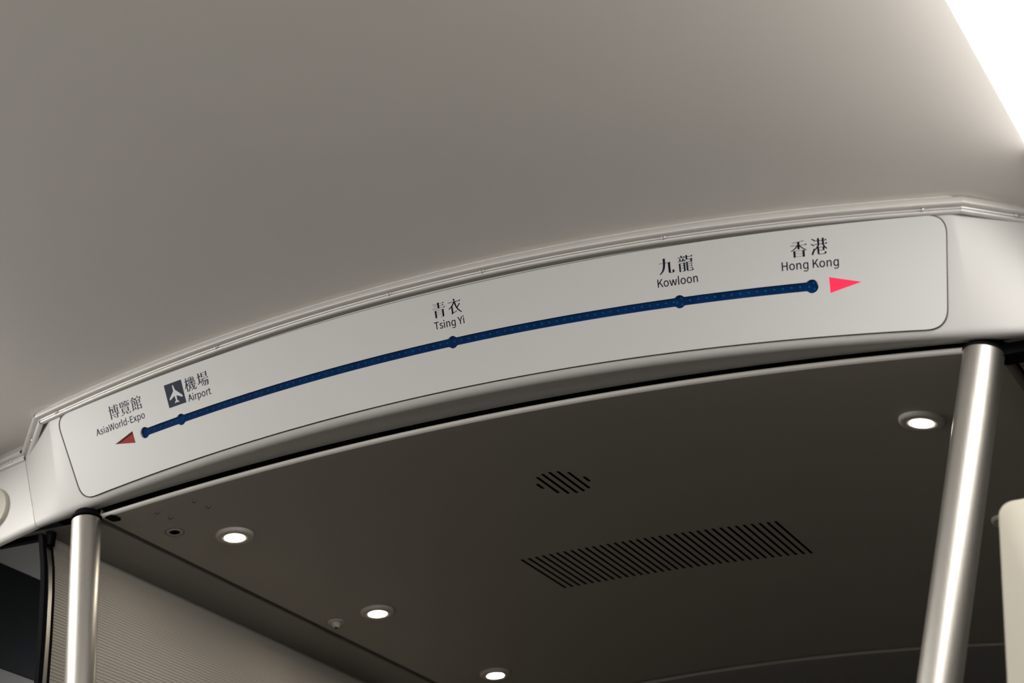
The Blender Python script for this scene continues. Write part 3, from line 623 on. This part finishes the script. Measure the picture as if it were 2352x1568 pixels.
# rear ceiling panel beyond the black joint
verts, faces = [], []
ry = [(2.2032 + lip[-1][0], lip[-1][1])] + [(2.25 + 0.15 * i, 0.0) for i in range(8)]
rx = [CX0 + (CX1 - CX0) * i / 40 for i in range(41)]
rows = [[(x, plan_y(x, y), hv(x) + dz) for x in rx] for y, dz in ry]
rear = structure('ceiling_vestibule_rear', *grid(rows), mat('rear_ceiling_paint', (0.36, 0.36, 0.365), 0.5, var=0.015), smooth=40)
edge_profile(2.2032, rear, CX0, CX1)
# black sheet above the joints, stands for the shade of the void
rows = [[(x, y, hv(x) + 0.022) for x in [-0.50 + 1.06 * i / 40 for i in range(41)]] for y in (1.3535, 1.8, 2.4, 3.4)]
structure('ceiling_void_shade', *grid(rows), M_VOID)

# side soffits
SZ = 2.1165
def soffit(name, x0, x1):
    s = 1 if x1 > x0 else -1
    prof = [(x0, SZ + 0.02), (x0, SZ + 0.004), (x0 + s * 0.001, SZ + 0.0012), (x0 + s * 0.004, SZ), (x1, SZ - 0.0035), (x1, SZ + 0.02)]
    rows = [[(x, plan_y(x, y), z) for x, z in prof] for y in (1.3405, 1.37, 1.45, 1.6, 2.0, 2.6, 3.38)]
    return structure(name, *grid(rows), M_SOFFIT, smooth=40)
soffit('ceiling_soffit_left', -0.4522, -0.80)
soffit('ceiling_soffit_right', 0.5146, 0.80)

# ------------------------------------------------------------------ ribbed side walls of the vestibule (curving outward to the top)
WP = [(2.1148, -0.5284), (2.1064, -0.5214), (2.0945, -0.5147), (2.0746, -0.5089), (2.0449, -0.5035), (1.9953, -0.4974), (1.9457, -0.4927), (1.8763, -0.4882), (1.7772, -0.4848), (1.5987, -0.4823)]
def wall_x(z):
    for (z0, x0), (z1, x1) in zip(WP, WP[1:]):
        if z1 <= z <= z0:
            t = (z0 - z) / (z0 - z1); return x0 + (x1 - x0) * t
    return WP[-1][1] if z < WP[-1][0] else WP[0][1]
def ribbed(side):
    prof = []
    z = 2.1162; k = 0
    prof.append((wall_x(z), z))
    z -= 0.004
    while z > 1.62:
        p = 0.0029 + 0.0011 * min(1, max(0, (2.095 - z) / 0.15))
        g = 0.0007
        prof += [(wall_x(z), z), (wall_x(z) - g, z - 0.0004), (wall_x(z) - g, z - 0.0010), (wall_x(z) + 0.0002, z - 0.0013), (wall_x(z) + 0.0004, z - p * 0.65)]
        z -= p
    prof += [(wall_x(1.62), 1.62), (wall_x(1.62), 0.0), (wall_x(1.62) - 0.02, 0.0)]
    if side > 0:
        prof = [(0.0626 - x, z) for x, z in prof]
    return prof
FY = 1.3391                                        # front end of the ribs
def rib_wall(name, side, material=None):
    prof = ribbed(side)
    rows = [[(x, y, z) for x, z in prof] for y in (FY, 1.7, 2.3, 3.36)]
    return structure(name, *grid(rows), material or M_RIB, smooth=25)
rib_wall('wall_vestibule_left', -1)
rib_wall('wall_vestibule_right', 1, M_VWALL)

def post_strip(name, dx0, dx1, y0, y1, material, parent, ztop=2.1028, flip=False):
    rows = []
    zs = [ztop - i * 0.0105 for i in range(46)] + [0.6, 0.0]
    for z in zs:
        x = wall_x(z) if z <= 2.0945 else -0.5147 - (z - 2.0945) * 0.25
        a, b = x + dx0, x + dx1
        r = [(a, y0), (b, y0), (b, y1), (a, y1), (a, y0)]
        if flip: r = [(0.0626 - p, q) for p, q in r]
        rows.append([(p, q, z) for p, q in r])
    v, f = grid(rows)
    f.append((0, 1, 2, 3)); n = len(v) - 5; f.append((n, n + 1, n + 2, n + 3))
    return obj(name, v, f, material, parent, smooth=30)
post = thing('door_edge_post', 'black-edged post with a thin bright metal strip at the front of the ribbed wall', 'post', (-0.50, 1.333, 0.0))
post_strip('rubber_edge', -0.0072, -0.0014, 1.3256, 1.3309, M_BLACK, post, ztop=2.1108)
post_strip('metal_strip', -0.0060, -0.0004, 1.3311, 1.3371, M_STEEL, post, ztop=2.0945)
post_strip('joint', -0.0080, 0.0006, 1.3372, 1.3396, M_BLACK, post, ztop=2.1028)
obj('top_block', *block(-0.5215, -0.5125, 1.3312, 1.3400, 2.1000, 2.1150, 0.002), M_BLACK, post, label='black foam block under the soffit')

# outer side walls with a dark glazed band high up, seen past the post
for side, nm in ((-1, 'left'), (1, 'right')):
    mx = (lambda x: x) if side < 0 else (lambda x: 0.0626 - x)
    a, b = sorted((mx(-0.6394), mx(-0.70)))
    structure('wall_outer_' + nm, *box(a, b, 1.345, 3.36, 0.0, 1.9998), M_GREYP)
    a, b = sorted((mx(-0.6374), mx(-0.70)))
    structure('window_%d' % (1 if side < 0 else 2), *box(a, b, 1.345, 3.36, 2.0001, 2.1145), M_DGLASS)
structure('wall_vestibule_end', *box(-0.80, 0.80, 3.36, 3.42, 0.0, 2.18), M_VWALL)

# ------------------------------------------------------------------ grab poles
def pole(name, label, top, lean, r, rc, drop):
    d = Vector((lean[0], lean[1], 1.0)).normalized(); t = Vector(top) - d * drop
    foot = t - d * (t.z / d.z)
    e = thing(name, label, 'grab pole', tuple(foot), 'splayed steel grab poles at the opening')
    q = d.to_track_quat('Z', 'Y').to_matrix()
    rows = []
    for s in [0.0, 0.02, 0.3, 0.6, 1.0, 1.4, 1.7, 1.9, 1.97, 2.0, 2.03, 2.06, 2.09, 2.100, 2.112]:
        L_ = s / d.z
        if foot.z + s > t.z + 0.001: break
        rows.append([foot + d * L_ + q @ Vector((r * math.cos(a), r * math.sin(a), 0)) for a in [2 * math.pi * k / 48 for k in range(48)]])
    obj('tube', *grid(rows, close_v=True), M_STEEL, e)
    rows = []
    for rr, s in ((r * 0.9, -0.0014), (rc, -0.0010), (rc, 0.0012), (r * 0.85, 0.0018), (r * 0.8, 0.0075)):
        rows.append([t + d * s + q @ Vector((rr * math.cos(a), rr * math.sin(a), 0)) for a in [2 * math.pi * k / 48 for k in range(48)]])
    obj('collar', *grid(rows, close_v=True), M_BLACK, e, label='black rubber collar')
    rows = []
    for rr, s in ((0.04, 0.0), (0.04, 0.004), (0.03, 0.010), (r * 0.95, 0.014)):
        rows.append([foot + Vector((rr * math.cos(a), rr * math.sin(a), s)) for a in [2 * math.pi * k / 48 for k in range(48)]])
    obj('foot_flange', *grid(rows, close_v=True), M_STEEL, e)
pole('grab_pole', 'splayed brushed steel grab pole beside the black-edged post and ribbed wall', (-0.4555, 1.3212, 2.118), (-0.199, 0.08), 0.0155, 0.0162, 0.003)
pole('grab_pole', 'thicker-looking brushed steel grab pole by the cream screen, splayed to the opposite side', (0.4985, 1.3376, 2.118), (0.190, 0.08), 0.0170, 0.0178, 0.005)

# ------------------------------------------------------------------ downlights and small ceiling fittings
def tilt_at(x):
    return (0.0, math.atan(2 * 0.1474 * (x - 0.007)), 0.0)
lamp = thing('downlight', 'lit round downlight in the row along the ribbed wall, first from the route map sign', 'ceiling light', (-0.3603, 1.4515, hv(-0.3603)), 'vestibule downlights')
v, f = lathe([(0.0206, 0.002), (0.0208, -0.0012), (0.0204, -0.0030), (0.0192, -0.0040), (0.0176, -0.0042), (0.0150, -0.0042), (0.0116, -0.0042), (0.0111, -0.0038), (0.0110, 0.004)], 64)
obj('bezel', v, f, M_BEZEL, lamp, local=True, smooth=60)
v, f = lathe([(0.0, -0.0041), (0.005, -0.0041), (0.009, -0.0040), (0.0102, -0.0036), (0.0108, -0.0030), (0.0109, 0.003)], 48)
obj('lens', v, f, M_LAMPL, lamp, local=True, label='glowing warm white lens')
lamp.rotation_euler = tilt_at(-0.3603)
copy_thing(lamp, (-0.3631, 1.7410, hv(-0.3631)), 'lit round downlight in the row along the ribbed wall, beside the small dome sensor')
copy_thing(lamp, (-0.3638, 2.0315, hv(-0.3638)), 'lit round downlight farthest along the ribbed wall, near the rear ceiling joint')
c = copy_thing(lamp, (0.4036, 1.4689, hv(0.4036)), 'lit round downlight next to the steel pole by the cream screen')
c.rotation_euler = tilt_at(0.4036)
c = copy_thing(lamp, (0.4086, 1.7509, hv(0.4086)), 'round downlight mostly hidden behind the cream screen, only its rim edge showing')
c.rotation_euler = tilt_at(0.4086)

sen = thing('ceiling_sensor', 'flush round ceiling socket with a dark hole, near the small screws', 'sensor', (-0.4060, 1.4057, hv(-0.4060)), rot=tilt_at(-0.4060))
v, f = lathe([(0.0097, 0.0004), (0.0095, -0.0006), (0.0085, -0.0009), (0.0062, -0.0009), (0.0056, -0.0006)], 48)
obj('ring', v, f, M_VCEIL, sen, local=True)
v, f = lathe([(0.0, -0.0005), (0.0050, -0.0005), (0.0057, -0.0006)], 32)
obj('hole', v, f, M_VOID, sen, local=True)
v, f = lathe([(0.0098, 0.0006), (0.0098, -0.0004), (0.0104, -0.0004), (0.0104, 0.0006)], 48)
obj('seal', v, f, M_GASKET, sen, local=True)
dome = thing('dome_sensor', 'small white dome on a thin flange hanging from the ceiling beside the middle downlight', 'sensor', (-0.4215, 1.7380, hv(-0.4215)), rot=tilt_at(-0.4215))
v, f = lathe([(0.0100, 0.001), (0.0101, -0.0010), (0.0094, -0.0018), (0.0060, -0.0016)], 48)
obj('flange', v, f, M_BEZEL, dome, local=True)
v, f = lathe([(0.0058, -0.0012), (0.0057, -0.0030), (0.0052, -0.0050), (0.0042, -0.0066), (0.0030, -0.0074), (0.0024, -0.0075), (0.0023, -0.0064)], 40)
obj('dome', v, f, M_BEZEL, dome, local=True)
v, f = lathe([(0.0, -0.0068), (0.0023, -0.0068), (0.0024, -0.0076), (0.0020, -0.0080), (0.0, -0.0080)], 24)
obj('tip', v, f, M_BLACK, dome, local=True, label='black tip')

# ------------------------------------------------------------------ cream screen standing in the saloon by the opening
scr = thing('partition_screen', 'cream upright partition screen with a rounded top corner, in front of the steel pole', 'partition screen', (0.74, 1.20, 0.0))
X0, X1, ZT = 0.5290, 0.95, 1.9270
out2 = [(0.4500, 0.0)]
def edge_x(z):
    return X0 + 0.044 * (z - 1.92)
R_ = 0.011
out2 = [(edge_x(0.0), 0.0), (edge_x(1.0), 1.0)]
for k in range(9):
    a = math.pi - (math.pi / 2) * k / 8
    out2.append((edge_x(ZT - R_) + R_ + R_ * math.cos(a), ZT - R_ + R_ * math.sin(a)))
out2 += [(X1, ZT + 0.012), (X1, 0.0)]
yf, yb_, bv = 1.1985, 1.2240, 0.004
cxm, czm = 0.74, 0.95
def ring_at(y, ins):
    r = []
    for x, z in out2:
        dx = ins if x < cxm else -ins
        dz = -ins if z > 1.5 else 0
        r.append((x + dx, y, z + dz))
    return r
rows = [ring_at(yf, bv), ring_at(yf + 0.0012, bv * 0.3), ring_at(yf + bv, 0), ring_at(yb_ - bv, 0), ring_at(yb_ - 0.0012, bv * 0.3), ring_at(yb_, bv)]
v, f = grid(rows, close_v=True)
n = len(out2); f.append(tuple(range(n))); f.append(tuple(range(len(v) - n, len(v))))
obj('board', v, f, M_CREAM, scr, smooth=40)

# ------------------------------------------------------------------ saloon light strips
def light_strip(label, x_in, s):
    e = thing('ceiling_light', label, 'ceiling light', (x_in + s * 0.07, -1.7, hc(abs(x_in))), 'saloon light strips')
    z0 = hc(x_in)
    prof = [(x_in, z0 + 0.004), (x_in, z0 - 0.001), (x_in + s * 0.030, z0 - 0.030), (x_in + s * 0.066, z0 - 0.064), (x_in + s * 0.105, z0 - 0.088),
            (x_in + s * 0.125, z0 - 0.092), (x_in + s * 0.160, z0 - 0.080), (x_in + s * 0.165, hc(x_in + s * 0.165) + 0.004)]
    rows = [[(x, y, z) for x, z in prof] for y in (-4.6, -2.0, 0.0, 1.205)]
    v, f = grid(rows); n = len(prof)
    obj('diffuser', v, f, M_STRIPL, e, smooth=40, label='glowing white diffuser')
    f2 = [tuple(range(n))]
    for y in (-4.6, 1.205):
        pts = [(x, y, z) for x, z in prof] + [(x, y + (0.004 if y > 0 else -0.004), z) for x, z in prof]
        v2, ff = grid([pts[:n], pts[n:]], close_v=True)
        ff.append(tuple(range(n))); ff.append(tuple(range(n, 2 * n)))
        obj('end_cap', v2, ff, M_TRIM, e, smooth=30)
light_strip('glowing white light strip along the saloon ceiling above the cream screen', 0.5795, 1)
light_strip('glowing white light strip along the saloon ceiling on the side of the round cover', -0.5930, -1)

# added unseen fill light behind the ribbed wall, brightens the soffit
ld = bpy.data.lights.new('soffit_fill', 'POINT'); ld.energy = 1.1; ld.shadow_soft_size = 0.03; ld.color = (0.85, 0.93, 1.0)
lo_ = bpy.data.objects.new('soffit_fill', ld); lo_.location = (-0.585, 1.66, 1.99); COL.objects.link(lo_)
